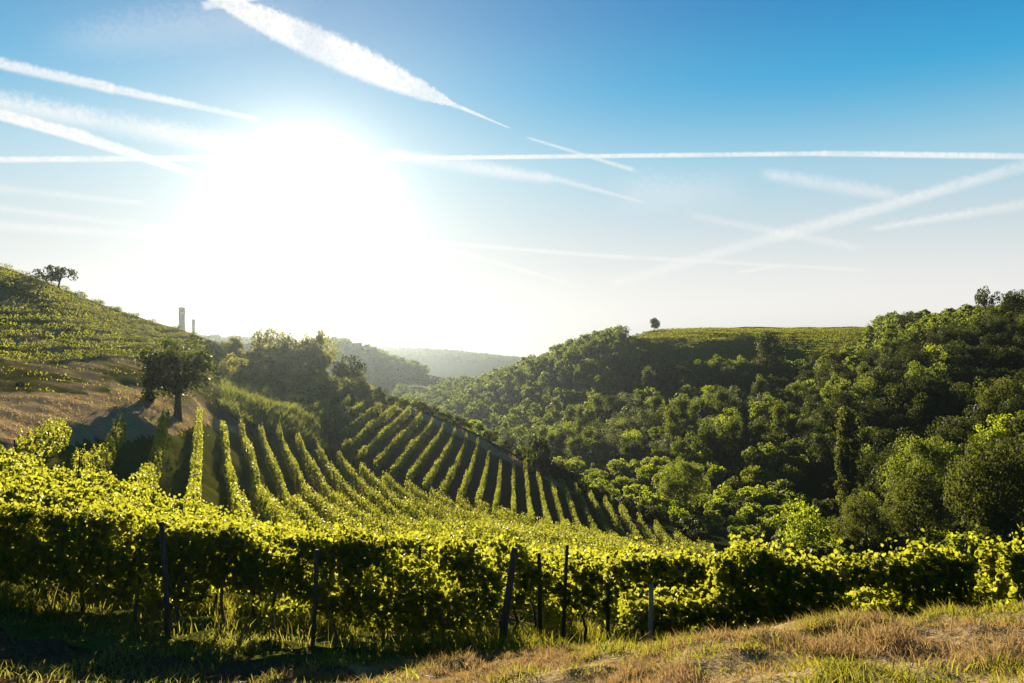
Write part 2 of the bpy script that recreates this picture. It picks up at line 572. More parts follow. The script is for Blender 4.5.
def bark_mat(name, a, b, scale=12):
    m, t, out = new_mat(name)
    tcn = t.new('ShaderNodeTexCoord')
    mp = t.new('ShaderNodeMapping')
    t.l.new(tcn.outputs['Object'], mp.inputs[0])
    mp.inputs['Scale'].default_value = (1, 1, 0.2)
    n = t.noise(mp.outputs[0], scale, 5, 0.7)
    p = t.new('ShaderNodeBsdfPrincipled')
    t.set(p.inputs['Base Color'], t.ramp(n, [(0.3, a), (0.7, b)]))
    p.inputs['Roughness'].default_value = 0.9
    bp = t.new('ShaderNodeBump')
    bp.inputs['Strength'].default_value = 0.6
    bp.inputs['Distance'].default_value = 0.02
    t.set(bp.inputs['Height'], n)
    t.l.new(bp.outputs[0], p.inputs['Normal'])
    t.l.new(p.outputs[0], out.inputs[0])
    return m


M_BARK = bark_mat('bark', (0.035, 0.025, 0.016), (0.12, 0.09, 0.06))
M_POST = bark_mat('weathered_post_wood', (0.022, 0.015, 0.010), (0.085, 0.058, 0.036), 18)
M_POST_PALE = bark_mat('pale_stake_wood', (0.16, 0.11, 0.06), (0.32, 0.23, 0.13), 18)

# ------------------------------------------------------------------ ground
def band(x, a, b, s):
    return np.clip((x - a) / s, 0, 1) * np.clip((b - x) / s, 0, 1)


def cross_back(X):
    """back edge (Y) of the block of near rows"""
    return np.interp(X, [-40, -29, -24, -18, -10, 0, 30], [29, 32, 34, 37, 36, 34, 36])


def far_end(cc):
    return np.interp(cc, [-9, -5.8, -3.4, -1, 1.1, 4, 9, 14, 17.3, 30, 60], [49, 57, 67, 84, 99, 105, 110, 111, 109, 100, 103])


def block3_near(X):
    return np.interp(X, [-30, -25, -12, 0, 14, 30], [118, 115, 110, 105, 113, 118])


def block3_far(X):
    return np.interp(X, [-40, -31, -25, -18, -10, 0, 8, 12, 20, 26, 32], [150, 156, 170, 172, 168, 164, 163, 160, 148, 136, 124])


def crest_y(X):
    return np.interp(X, [-36, -30, -25, -18, -10, 0, 10, 20, 28, 36], [188, 184, 180, 177, 173, 169, 167, 154, 140, 128])


az = np.concatenate([np.radians(np.arange(-180, -45, 5)), np.radians(np.arange(-45, 45.01, 0.22)), np.radians(np.arange(50, 180, 5))])
rad = [0.25]
while rad[-1] < 3300:
    rad.append(rad[-1] * 1.0165 + 0.02)
rad = np.array(rad)
RR, AA = np.meshgrid(rad, az, indexing='ij')
GX, GY = RR * np.sin(AA), RR * np.cos(AA)
GZ = hgt(GX, GY)
nr, na = RR.shape
V = np.stack([GX, GY, GZ], -1).reshape(-1, 3)
i, j = np.meshgrid(np.arange(nr - 1), np.arange(na), indexing='ij')
j2 = (j + 1) % na
Fc = np.stack([i * na + j, i * na + j2, (i + 1) * na + j2, (i + 1) * na + j], -1).reshape(-1, 4)[:, ::-1]
c0 = len(V)
V = np.concatenate([V, [[0, 0, float(hgt(0, 0)[0])]]])
gm = mesh_np('ground', V, Fc, True)
# the small disc under the camera
tri = [(c0, (k + 1) % na, k) for k in range(na)]
import bmesh
bm = bmesh.new()
bm.from_mesh(gm)
bm.verts.ensure_lookup_table()
for a_, b_, c_ in tri:
    bm.faces.new((bm.verts[a_], bm.verts[c_], bm.verts[b_]))
bm.to_mesh(gm)
bm.free()
gx, gy = V[:, 0], V[:, 1]
gd = np.hypot(gx, gy)
n1 = fbm(gx / 3, gy / 3, 3, 21)
n2 = fbm(gx * 1.3, gy * 1.3, 3, 31)
nearrow = gy > np.interp(gx, [-12, 0, 3, 12], [13.5, 11.0, 10.2, 10])
R_ = np.zeros(len(V)); G_ = np.zeros(len(V)); B_ = np.zeros(len(V))
# bank in front: dry and green
bank = (~nearrow) & (gd < 60)
R_[bank] = np.clip(0.75 + (n2[bank] - 0.5) * 2.5, 0, 1)
soilm = bank & (gx < -1.5 - (gy - 9) * 0.4) & (gy > 5)
B_[soilm] = 0.8
# vineyard floor
ccv = 0.934 * gx + 0.357 * gy
vy = nearrow & (gy < far_end(ccv)) & (gx > -40) & (gx < 60) & (gy > 5) & (ccv > -10) & (gx < 0.28 * gy + 8)
B_[vy] = np.clip(0.55 + (n1[vy] - 0.5) * 3, 0, 1)
G_[vy] = 0.6
up_ = vy & (ccv < 9)
B_[up_] *= 0.35
G_[up_] = 1.0
b3 = (gy > block3_near(gx) - 6) & (gy < block3_far(gx) + 3) & (gx > -38) & (gx < 34)
B_[b3] = 0.75
G_[b3] = 0.3
cr = np.clip(1 - np.abs(gy - (block3_far(gx) + crest_y(gx)) / 2 - 1) / 4.5, 0, 1) * (gx > -38) * (gx < 34)
R_ = np.maximum(R_, np.clip(cr * 1.6, 0, 1)); B_ = B_ * (1 - np.clip(cr * 2, 0, 1))
# left bank and hill
left = (gx < -18) & (gy > 20) & (ccv < np.interp(gy, [40, 110], [-9.5, 0]) + 100 * (gy > far_end(ccv))) & (gx < -0.34 * gy) & ~vy & (gy < 260)
B_[left] = 0.42
R_[left] = np.clip(0.45 + (n1[left] - 0.5) * 2.2, 0, 1)
G_[left] = 0.8
lowbank = left & (V[:, 2] < np.where(gx < -0.5 * gy, -0.054, -0.046) * gy) & (gy < 105)
R_[lowbank] = 1.0
G_[lowbank] = 0
B_[lowbank] = 0
fpx = CX + F * gx / np.maximum(gy, 1)
fpy = HY - F * V[:, 2] / np.maximum(gy, 1)
fld = (gy > 330) & (gy < 720) & (fpx > 618) & (fpx < 885) & (fpy < np.interp(fpx, [618, 640, 700, 760, 850, 885], [345, 368, 380, 378, 366, 346]))
G_[fld] = 1
ca = gm.color_attributes.new('zone', 'FLOAT_COLOR', 'POINT')
zc = np.stack([R_, G_, B_, np.ones(len(V))], -1).astype(np.float32)
ca.data.foreach_set('color', zc.ravel())

m, t, out = new_mat('ground')
att = t.new('ShaderNodeAttribute')
att.attribute_name = 'zone'
sepz = t.new('ShaderNodeSeparateColor')
t.l.new(att.outputs['Color'], sepz.inputs[0])
geo = t.new('ShaderNodeNewGeometry')
pos = geo.outputs['Position']
nb = t.noise(pos, 0.35, 5, 0.65)
ns = t.noise(pos, 3.0, 5, 0.7)
nf = t.noise(pos, 14.0, 4, 0.7)
base = t.ramp(ns, [(0.3, (0.008, 0.014, 0.004)), (0.7, (0.028, 0.040, 0.011))])
green = t.ramp(t.m('ADD', t.m('MULTIPLY', nb, 0.5), t.m('MULTIPLY', nf, 0.5)), [(0.35, (0.030, 0.042, 0.008)), (0.65, (0.10, 0.105, 0.022))])
dry = t.ramp(t.m('ADD', t.m('MULTIPLY', ns, 0.5), t.m('MULTIPLY', nf, 0.5)), [(0.3, (0.10, 0.068, 0.033)), (0.5, (0.27, 0.205, 0.115)), (0.7, (0.42, 0.33, 0.195))])
soil = t.ramp(nf, [(0.3, (0.035, 0.021, 0.011)), (0.7, (0.115, 0.072, 0.038))])
col = t.mix(t.ss(t.m('ADD', sepz.outputs[1], t.m('SUBTRACT', ns, 0.5)), 0.2, 0.7), base, green)
col = t.mix(t.ss(t.m('ADD', sepz.outputs[0], t.m('SUBTRACT', ns, 0.5)), 0.3, 0.8), col, dry)
col = t.mix(t.ss(t.m('ADD', sepz.outputs[2], t.m('MULTIPLY', t.m('SUBTRACT', ns, 0.5), 1.5)), 0.35, 0.65), col, soil)
p = t.new('ShaderNodeBsdfDiffuse')
t.set(p.inputs['Color'], col)
bp = t.new('ShaderNodeBump')
bp.inputs['Strength'].default_value = 0.7
bp.inputs['Distance'].default_value = 0.12
t.set(bp.inputs['Height'], t.m('ADD', ns, t.m('MULTIPLY', nf, 0.4)))
t.l.new(bp.outputs[0], p.inputs['Normal'])
t.l.new(p.outputs[0], out.inputs[0])
ground = link('ground', gm, mat=m)
tag(ground, kind='structure')

# ------------------------------------------------------------------ vines
def polyline(pts, step):
    pts = np.asarray(pts, float)
    seg = np.hypot(*np.diff(pts, axis=0).T)
    s = np.concatenate([[0], np.cumsum(seg)])
    n = max(2, int(s[-1] / step) + 1)
    q = np.linspace(0, s[-1], n)
    return np.stack([np.interp(q, s, pts[:, 0]), np.interp(q, s, pts[:, 1])], -1), s[-1], q


def foliage(pts, dens, size, hlo, hhi, width, fine, seed, gaps=None, shoots=0.04, vine=1.0, droop=0.5, holes=0.0, jit=0.65, canes=0.0, lump=0.0):
    """leaves of one trained row: an uneven hedge with shoots standing out above it"""
    r = np.random.default_rng(seed)
    line, L, q = polyline(pts, 0.5)
    zl = hgt(line[:, 0], line[:, 1])
    n = int(L * dens)
    s = r.uniform(0, L, n)
    if gaps:
        for a, b in gaps:
            s = s[(s < a) | (s > b)]
    # vigour differs from vine to vine
    vig = vnoise(s / vine + seed * 3.7, np.zeros_like(s) + seed, 3)
    vig2 = vnoise(s / (vine * 4.5) + seed * 1.3, np.zeros_like(s) + seed, 4)
    keep = r.uniform(size=len(s)) < 0.45 + 0.4 * vig + 0.35 * vig2
    s, vig, vig2 = s[keep], vig[keep], vig2[keep]
    n = len(s)
    top = hhi * (0.86 + 0.16 * vig + 0.10 * vig2) + (vnoise(s * 3.1, s * 0 + 5, seed) - 0.5) * 0.22
    if lump:
        top = top * (1 - lump * 0.5 + lump * np.abs(np.sin(np.pi * (s / vine + vnoise(s / 3, s * 0 + 1, seed) * 1.5))) ** 0.7)
    bot = hlo * (0.75 + 0.7 * vnoise(s * 1.7, s * 0 + 2, seed))
    k = r.beta(1.5, 1.15, n)
    zz = bot + (top - bot) * k
    wd = width * (0.55 + 0.75 * np.sin(np.pi * np.clip(k * 0.85 + 0.08, 0, 1))) * (0.65 + 0.6 * vig)
    side = np.sign(r.normal(size=n))
    off = side * wd * (1 - np.abs(r.normal(0, 0.32, n)))
    hole = holes > vnoise(s / 0.5 + 40, zz / 0.42 + seed * 2.3, seed + 1)
    sh = r.uniform(size=n) < shoots
    zz[sh] = top[sh] + np.minimum(r.exponential(0.08, sh.sum()), 0.3)

    off[sh] *= 0.5
    x = np.interp(s, q, line[:, 0])
    y = np.interp(s, q, line[:, 1])
    z = np.interp(s, q, zl)
    tx, ty = np.gradient(line[:, 0]), np.gradient(line[:, 1])
    tl = np.hypot(tx, ty)
    dx, dy = np.interp(s, q, tx / tl), np.interp(s, q, ty / tl)
    pos = np.stack([x - dy * off, y + dx * off, z + zz], -1)
    nr = np.stack([-dy * side, dx * side, 0.25 + 1.2 * np.clip(k - 0.6, 0, 1)], -1) + r.normal(0, jit, (n, 3))
    sz = size * r.uniform(0.6, 1.25, n) * np.where(sh, 0.75, 1)
    pos, nr, sz = pos[~hole], nr[~hole], sz[~hole]
    if canes:
        m_ = int(L * canes)
        cs = r.uniform(0, L, m_)
        if gaps:
            for a, b in gaps:
                cs = cs[(cs < a) | (cs > b)]
        m_ = len(cs)
        ch = r.uniform(0.12, 0.5, m_)
        kk_ = 8
        f_ = np.tile(np.arange(kk_) / (kk_ - 1.0), m_)
        ci = np.repeat(np.arange(m_), kk_)
        ln = r.normal(0, 0.35, (m_, 2))[ci] * ch[ci, None] * f_[:, None] ** 1.5
        cp = np.stack([np.interp(cs[ci], q, line[:, 0]) + ln[:, 0] + r.normal(0, .025, len(ci)), np.interp(cs[ci], q, line[:, 1]) + ln[:, 1] + r.normal(0, .025, len(ci)),
                       np.interp(cs[ci], q, zl) + hhi * 0.93 + ch[ci] * f_], -1)
        pos = np.concatenate([pos, cp])
        nr = np.concatenate([nr, r.normal(0, 1, cp.shape)])
        sz = np.concatenate([sz, size * (0.95 - 0.5 * f_)])
    return leaf_geo(pos, nr, sz, fine, r, droop)


def put_posts(row, pts, every, h, rad_, mat=None, seed=0, start=0.3, lean=0.04):
    line, L, q = polyline(pts, 0.5)
    r = np.random.default_rng(seed + 77)
    s = start
    while s < L - 0.2:
        x, y = np.interp(s, q, line[:, 0]), np.interp(s, q, line[:, 1])
        z = float(hgt(x, y)[0])
        lx, ly = r.normal(0, lean, 2)
        V, Fc = tube([(x, y, z - 0.3), (x + lx * h * .5, y + ly * h * .5, z + h * 0.5), (x + lx * h, y + ly * h, z + h * r.uniform(.95, 1.06))], [rad_, rad_ * .95, rad_ * .85], 6)
        link('post', mesh_np('post', V, Fc, True), row, mat or M_POST)
        s += every * r.uniform(0.94, 1.06)


def put_trunks(row, pts, every, h, rad_, seed=0, gaps=None):
    line, L, q = polyline(pts, 0.5)
    r = np.random.default_rng(seed + 99)
    s = 0.6
    while s < L:
        if not (gaps and any(a < s < b for a, b in gaps)):
            x, y = np.interp(s, q, line[:, 0]), np.interp(s, q, line[:, 1])
            z = float(hgt(x, y)[0])
            j = r.normal(0, 0.05, (5, 2))
            P_ = [(x + j[k, 0] * k * .5, y + j[k, 1] * k * .5, z - 0.1 + (h + .1) * k / 4) for k in range(5)]
            V, Fc = tube(P_, np.array([1.2, 1, .9, .8, .55]) * rad_, 6)
            link('vine_trunk', mesh_np('vine_trunk', V, Fc, True), row, M_BARK)
        s += every * r.uniform(0.8, 1.2)


ORD = ['first', 'second', 'third', 'fourth', 'fifth', 'sixth', 'seventh', 'eighth', 'ninth', 'tenth', 'eleventh', 'twelfth', 'thirteenth', 'fourteenth', 'fifteenth',
       'sixteenth', 'seventeenth', 'eighteenth', 'nineteenth', 'twentieth', 'twenty-first', 'twenty-second', 'twenty-third', 'twenty-fourth', 'twenty-fifth', 'twenty-sixth', 'twenty-seventh', 'twenty-eighth', 'twenty-ninth', 'thirtieth', 'thirty-first', 'thirty-second', 'thirty-third', 'thirty-fourth']


def vine_row(pts, label, group, dens, size, hlo, hhi, width, fine, seed, mat, **kw):
    x, y = pts[0]
    row = empty('vine_row', (0, 0, 0))
    tag(row, label, 'vine row', group)
    V, Fc = foliage(pts, dens, size, hlo, hhi, width, fine, seed, **kw)
    link('foliage', mesh_np('vine_foliage', V, Fc), row, mat)
    return row


# near block: rows that run across the view, stepping down behind each other
def cross_pt(X, k):
    return (X, 13.2 + 2.55 * k + (-0.26 * X if X < 0 else -0.06 * X))


n_cross = 17
for k in range(n_cross):
    xs = np.arange(-42, 60, 0.5)
    ok = []
    for X in xs:
        Y = cross_pt(X, k)[1]
        if Y < cross_back(X) and X > -0.66 * Y - 1.5 and X < (0.66 * Y + 1 if k < 5 else min(0.30 * Y + 3, 26)):
            ok.append(X)
    if len(ok) < 6:
        continue
    x0, x1 = ok[0], ok[-1]
    if k == 0:
        x0, x1 = x0, -0.12
    pts = [cross_pt(x, k) for x in np.linspace(x0, x1, 24)]
    if k == 0:
        dens, size, fine = 3000, 0.09, True
        lab = 'nearest leafy vine row behind the bare headland, its dark curtain facing the camera'
    elif k <= 2:
        dens, size, fine = 1500, 0.10, True
        lab = f'{ORD[k]} leafy vine row back from the headland, running across the slope'
    elif k <= 6:
        dens, size, fine = 650, 0.13, True
        lab = f'{ORD[k]} leafy vine row back from the headland, running across the slope'
    else:
        dens, size, fine = 240, 0.20, False
        lab = f'{ORD[k]} leafy vine row back from the headland, running across the slope'
    row = vine_row(pts, lab, 'vine rows running across the near slope', dens, size, 0.38 if k == 0 else 0.5, 1.95, 0.36, fine, 100 + k, M_VINE, vine=1.1, shoots=0.03,
                   holes=0.30 if k == 0 else (0.46 if k <= 3 else 0.36), canes=2.2 if k <= 6 else 1.0, jit=0.8)
    if k == 0:
        FRONT = (row, pts)
        put_trunks(row, pts, 1.0, 1.1, 0.035, 1)
        # posts where the photo shows them
        for (ppx, pyt, pyb, pyy, lean, rd) in [(178, 518, 637, 13.85, -0.15, 0.05), (318, 545, 645, 13.6, 0.06, 0.038), (500, 543, 660, 13.0, 0.24, 0.065)]:
            X = (ppx - CX) / F * pyy
            z = float(hgt(X, pyy)[0])
            h = (HY - pyt) / F * pyy - z
            V, Fc = tube([(X - .04, pyy - .3, z - 0.3), (X + lean * 0.5, pyy - .3, z + h * .5), (X + lean, pyy - .32, z + h)], [rd, rd * .95, rd * .8], 8)
            link('post', mesh_np('post', V, Fc, True), row, M_POST)
    elif k in (1, 2, 3):
        put_trunks(row, pts, 1.0, 1.0, 0.035, 1 + k)
        if k == 1:
            for (ppx, pyt, lean, rd) in [(70, 505, .03, .04), (255, 528, -.05, .04), (415, 545, .05, .04), (541, 553, -.02, .045), (562, 545, .05, .04), (608, 556, .0, .04)]:
                pyy = 15.4
                X = (ppx - CX) / F * pyy
                pyy = cross_pt(X, 1)[1] - 0.3
                X = (ppx - CX) / F * pyy
                z = float(hgt(X, pyy)[0])
                h = (HY - pyt) / F * pyy - z
                V, Fc = tube([(X, pyy, z - 0.3), (X + lean, pyy, z + h * .5), (X + lean * 2, pyy, z + h)], [rd, rd * .95, rd * .8], 8)
                link('post', mesh_np('post', V, Fc, True), row, M_POST)
            continue
        put_posts(row, pts, 4.6, 1.9 if k > 1 else 2.0, 0.045, seed=k, start=1.2 + 0.9 * k)
    else:
        put_posts(row, pts, 5.2, 1.85, 0.045, seed=k, start=1.0 + (k * 1.7) % 4)

# the row that goes on behind the grassy bank
ptsR = [(x, 13.5 - 0.07 * x) for x in np.linspace(1.55, 12.5, 18)]
rowR = vine_row(ptsR, 'leafy vine row with a short pale stake at its end, behind the dry grass bank', 'vine rows running across the near slope',
                3000, 0.09, 0.35, 1.82, 0.40, True, 140, M_VINE, vine=1.2, shoots=0.03, holes=0.36, canes=3.0, jit=0.8)
put_trunks(rowR, ptsR, 1.0, 1.1, 0.035, 9)
X, Y = (650 - CX) / F * 12.9, 12.9
z = float(hgt(X, Y)[0])
V, Fc = tube([(X, Y, z - .2), (X + .02, Y, -3.78)], [0.045, 0.04], 8)
s_ = link('stake', mesh_np('stake', V, Fc, True), rowR, M_POST_PALE)
for row_, pts_, x_end in ((FRONT[0], FRONT[1], 0), (rowR, ptsR, 0)):
    for hw_ in (0.75, 1.25, 1.7):
        ln, L_, q_ = polyline(pts_, 1.0)
        zz_ = hgt(ln[:, 0], ln[:, 1]) + hw_
        V, Fc = tube(np.stack([ln[:, 0], ln[:, 1] - 0.36, zz_], -1), 0.0035, 4)
        link('wire', mesh_np('wire', V, Fc, True), row_, M_POST)
# posts standing in the gap between the two front rows belong to the second row back
# ------------------------------------------------------------------ middle block: rows that run away towards the mound
dv = np.array([-0.357, 0.934])
pv = np.array([0.934, 0.357])
kk = 0
c_list = np.arange(-8.2, 47, 2.5)
for cc in c_list:
    fe = float(far_end(cc))
    # start just behind the cross rows
    pts = []
    for Y in np.arange(24, fe, 1.0):
        X = (cc - pv[1] * Y) / pv[0]
        if Y > cross_back(X) + 1.3 and abs(X) < 0.7 * Y and X < 0.28 * Y + 4:
            pts.append((X, Y))
    if len(pts) < 4:
        continue
    near = pts[0][1] < 50
    row = vine_row(pts[::-1], f'{ORD[kk]} vine row from the bank, running down the middle slope from the mound', 'vine rows running down the middle slope',
                   340 if cc < 20 else 300, 0.165, 0.35, 1.8, 0.27, False, 200 + kk, M_VINE, vine=1.1, shoots=0.08, holes=0.42, canes=2.0, jit=1.2, lump=0.5)
    if cc < 24:
        put_posts(row, pts, 7.5, 2.05, 0.05, seed=200 + kk, start=0.2)
    kk += 1

# far block: rows running up to the crest
xs = np.arange(-36.5, 31, 2.45)
kk = 0
for X in xs:
    y0, y1 = float(block3_near(X)), float(block3_far(X))
    if X < -25:
        # short rows bending round the foot of the mound
        y0 = 118 + (-25 - X) * 2.2
        y1 = 163 - (-25 - X) * 1.5
        if y1 - y0 < 8:
            continue
        pts = [(X + 0.010 * (Y - y0) ** 1.45 * (-25 - X) / 10, Y) for Y in np.arange(y0, y1, 2.0)]
    else:
        pts = [(X, Y) for Y in np.arange(y0, y1, 2.0)]
    row = vine_row(pts, f'{ORD[kk]} vine row from the reedy mound, running up to the grassy crest', 'vine rows running up to the crest',
                   170, 0.23, 0.3, 1.85, 0.27, False, 300 + kk, M_VINE_FAR, vine=1.3, shoots=0.08, holes=0.4, canes=1.2, jit=1.2, lump=0.5)
    kk += 1

# left hill: young vines along the contour
def ray_rise(a, zt, r0, r1):
    r = np.linspace(r0, r1, 160)
    z = hgt(r * math.sin(a), r * math.cos(a), False)
    for q in range(1, len(r)):
        if z[q] >= zt > z[q - 1]:
            f_ = (zt - z[q - 1]) / (z[q] - z[q - 1] + 1e-9)
            return r[q - 1] + f_ * (r[q] - r[q - 1])
    return None


kk = 0
for zt in np.arange(-0.9, 19, 1.32):
    pts = []
    for a in np.radians(np.arange(-38, -20.5, 0.5)):
        rr = ray_rise(a, zt, 72, 215)
        if rr is None or (pts and np.hypot(rr * math.sin(a) - pts[-1][0], rr * math.cos(a) - pts[-1][1]) > 14):
            if len(pts) > 3:
                break
            pts = []
            if rr is None:
                continue
        pts.append((rr * math.sin(a), rr * math.cos(a)))
    if len(pts) < 4:
        continue
    vine_row(pts, f'{ORD[kk]} row of young vines up from the foot of the terraced hill', 'young vine rows on the terraced hill',
             60, 0.22, 0.05, 0.85, 0.22, False, 400 + kk, M_VINE_FAR, vine=1.3, shoots=0.06, holes=0.3, jit=1.1, lump=0.5)
    kk += 1

# vineyard on the far hilltop
kk = 0
for zt in np.arange(-11.0, 13.5, 1.0):
    pts = []
    for a in np.radians(np.arange(8.3, 24.5, 0.5)):
        rr = ray_rise(a, zt, 345, 640)
        if rr is None:
            if len(pts) > 3:
                break
            pts = []
            continue
        if pts and np.hypot(rr * math.sin(a) - pts[-1][0], rr * math.cos(a) - pts[-1][1]) > 40:
            break
        pts.append((rr * math.sin(a), rr * math.cos(a)))
    if len(pts) < 4:
        continue
    vine_row(pts, f'{ORD[kk]} vine row up the open field on the distant hilltop', 'vine rows on the distant hilltop',
             22, 0.6, 0.2, 1.7, 0.4, False, 500 + kk, M_VINE_FAR, vine=3, shoots=0.02)
    kk += 1
print('rows', n_cross, len(c_list), len(xs), kk)

# ------------------------------------------------------------------ trees
def crown_geo(seed, rx, rz, zc, nb=26, per=70, leaf=0.42, blob=0.34, flat=0.0, cone=0.0, wild=0.35, fine=False, hollow=0.5):
    """a crown of many small leafy clumps spread through a lumpy volume"""
    r = np.random.default_rng(seed)
    d = norm(r.normal(size=(nb, 3)))
    rr = r.uniform(hollow, 1.0, (nb, 1)) ** 0.7
    c_ = d * rr
    c_ = c_ * (1 + (r.uniform(size=(nb, 1)) - 0.5) * wild)
    if cone:
        sc = 1 - cone * np.clip((c_[:, 2:3] + 1) / 2, 0, 1)
        c_[:, :2] *= sc
    ce = c_ * np.array([rx, rx, rz]) * (1 - blob * 0.6)
    if flat:
        ce[:, 2] *= 1 - flat * (ce[:, 2] < 0)
    br = blob * min(rx, rz) * r.uniform(0.6, 1.25, nb)
    idx = np.repeat(np.arange(nb), per)
    dd = norm(r.normal(size=(len(idx), 3)))
    dd[:, 2] = np.abs(dd[:, 2]) * np.where(r.uniform(size=len(idx)) < 0.72, 1, -1)
    pos = ce[idx] + dd * (br[idx] * (0.55 + 0.5 * r.beta(3, 1.2, len(idx))))[:, None]
    pos[:, 2] += zc
    nrm = dd + r.normal(0, 0.55, dd.shape)
    V, Fc = leaf_geo(pos, nrm, leaf * r.uniform(0.6, 1.3, len(idx)), fine, r)
    return V, Fc, ce + np.array([0, 0, zc])


def tree_meshes(name, seed, rx, rz, zc, trunk_r=0.22, mat=None, limbs=9, lean=0.0, **kw):
    V, Fc, ce = crown_geo(seed, rx, rz, zc, **kw)
    cm = mesh_np(name + '_crown', V, Fc)
    cm.materials.append(mat)
    r = np.random.default_rng(seed + 5)
    top = zc + rz * 0.35
    pts = [(lean * k / 5, r.normal(0, .06), -0.5 + (top + .5) * k / 5) for k in range(6)]
    parts = [tube(pts, trunk_r * np.array([1.35, 1, .85, .65, .45, .2]), 8)]
    for q in r.permutation(len(ce))[:limbs]:
        z0 = max(zc - rz * 0.75, 0.25 * zc) + r.uniform(0, 0.6) * rz
        z0 = min(z0, ce[q][2] - 0.1)
        f_ = np.clip((z0 + .5) / (top + .5), 0, 1)
        a = np.array([lean * f_, 0, z0])
        b_ = ce[q]
        mid = a * 0.5 + b_ * 0.5 + np.array([0, 0, -0.12 * np.linalg.norm(b_ - a)])
        parts.append(tube([a, mid, b_], trunk_r * np.array([.45, .3, .1]), 6))
    V, Fc = join(parts)
    tm = mesh_np(name + '_trunk', V, Fc, True)
    tm.materials.append(M_BARK)
    return cm, tm


def plant(name, cm, tm, x, y, label, cat, group=None, s=1.0, sz=None, rz=None, z=None, sink=0.0):
    if z is None:
        z = float(hgt(x, y)[0]) - sink
    o = empty(name, (x, y, z), rng.uniform(0, 6.28) if rz is None else rz, (s, s, s if sz is None else sz))
    tag(o, label, cat, group)
    link('crown' if tm is not None else 'foliage', cm, o)
    if tm is not None:
        link('trunk', tm, o)
    return o


FOREST = {
    'round': [tree_meshes('broadleaf', 900 + q, (4.6, 5.2, 4.0, 4.4, 5.0)[q], (4.2, 3.4, 5.0, 4.6, 3.8)[q], 6.4, mat=M_TREE, nb=(30, 52, 24, 40, 64)[q], per=(110, 70, 130, 85, 60)[q], leaf=0.40, wild=0.8, blob=(0.36, 0.28, 0.42, 0.32, 0.25)[q]) for q in range(5)],
    'tall': [tree_meshes('tall', 920 + q, 3.3, 6.0, 8.6, mat=M_TREE, nb=44, per=80, leaf=0.38, wild=0.6, cone=0.45, blob=0.42) for q in range(3)],
    'grey': [tree_meshes('silver', 940 + q, 3.9, 4.8, 6.6, mat=M_TREE_GREY, nb=44, per=75, leaf=0.36, wild=0.7) for q in range(2)],
    'lit': [tree_meshes('sunlit_yellowgreen', 950 + q, 4.0, 4.6, 6.4, mat=M_TREE_LIT, nb=44, per=75, leaf=0.38, wild=0.7) for q in range(2)],
    'dark': [tree_meshes('darkleaf', 960 + q, 4.4, 4.6, 6.6, mat=M_TREE_DARK, nb=50, per=75, leaf=0.40, wild=0.8) for q in range(3)],
}


def proj(x, y, z):
    return CX + F * x / y, HY - F * z / y


# candidate positions over the wooded slope
def in_forest(x, y, z):
    ppx, ppy = proj(x, y, z)
    if not (395 < ppx < 1120) or y < 150 or y > 760:
        return False
    # valley side: ground must lie beyond the valley line
    lim = np.interp(ppx, [395, 500, 600, 700, 800, 900, 1000, 1120], [520, 330, 262, 240, 225, 170, 150, 140])
    if y < lim:
        return False
    # open field on the hilltop
    top = np.interp(ppx, [600, 622, 640, 700, 760, 850, 872, 885], [300, 345, 366, 378, 376, 364, 346, 300])
    if 618 < ppx < 880 and ppy < top and y > 330:
        return False
    return True


cand = []
r_ = np.random.default_rng(5)
N = 26000
ca_ = r_.uniform(-0.15, 0.66, N)
cd_ = np.exp(r_.uniform(math.log(150), math.log(760), N))
cxs, cys = cd_ * np.sin(ca_), cd_ * np.cos(ca_)
czs = hgt(cxs, cys)
acc = []
cells = {}
for x, y, z in zip(cxs, cys, czs):
    if not in_forest(x, y, z):
        continue
    # spacing: a crown apart sideways, looser in depth on the flatter ground
    ok = True
    cx_, cy_ = int(x // 9), int(y // 9)
    for a in (-1, 0, 1):
        for b in (-1, 0, 1):
            for (x2, y2) in cells.get((cx_ + a, cy_ + b), ()):
                if (x - x2) ** 2 / 6.3 ** 2 + (y - y2) ** 2 / 8.6 ** 2 < 1:
                    ok = False
                    break
    if ok:
        cells.setdefault((cx_, cy_), []).append((x, y))
        acc.append((x, y, z))
# how much of each candidate the camera sees: walk outward and compare with the skyline so far
acc = sorted(acc, key=lambda q: q[1])
sky_ = np.full(1400, 2000.0)
vis = []
near_sky = np.interp(np.arange(1400) - 100, [0, 400, 440, 500, 560, 640, 690, 760, 1024, 1300], [600, 392, 415, 440, 478, 520, 548, 560, 560, 560])
sky_ = np.minimum(sky_, near_sky)
for (x, y, z) in acc:
    h_ = 11.0
    ppx, pyb = proj(x, y, z)
    pyt = proj(x, y, z + h_)[1]
    hw = 4.2 / y * F
    a, b = int(max(0, ppx - hw + 100)), int(min(1399, ppx + hw + 100)) + 1
    seen = np.clip(np.minimum(sky_[a:b], pyb) - pyt, 0, None).sum()
    inside = 1.0 if -10 < ppx < 1034 else 0.0
    vis.append(seen * inside)
    sky_[a:b] = np.minimum(sky_[a:b], pyt + 0.25 * (pyb - pyt))
vis = np.array(vis)
order = np.argsort(-vis)
N_IND = 262
print('forest', len(acc), 'visible', int((vis > 3).sum()))
chosen = set(order[:N_IND].tolist())


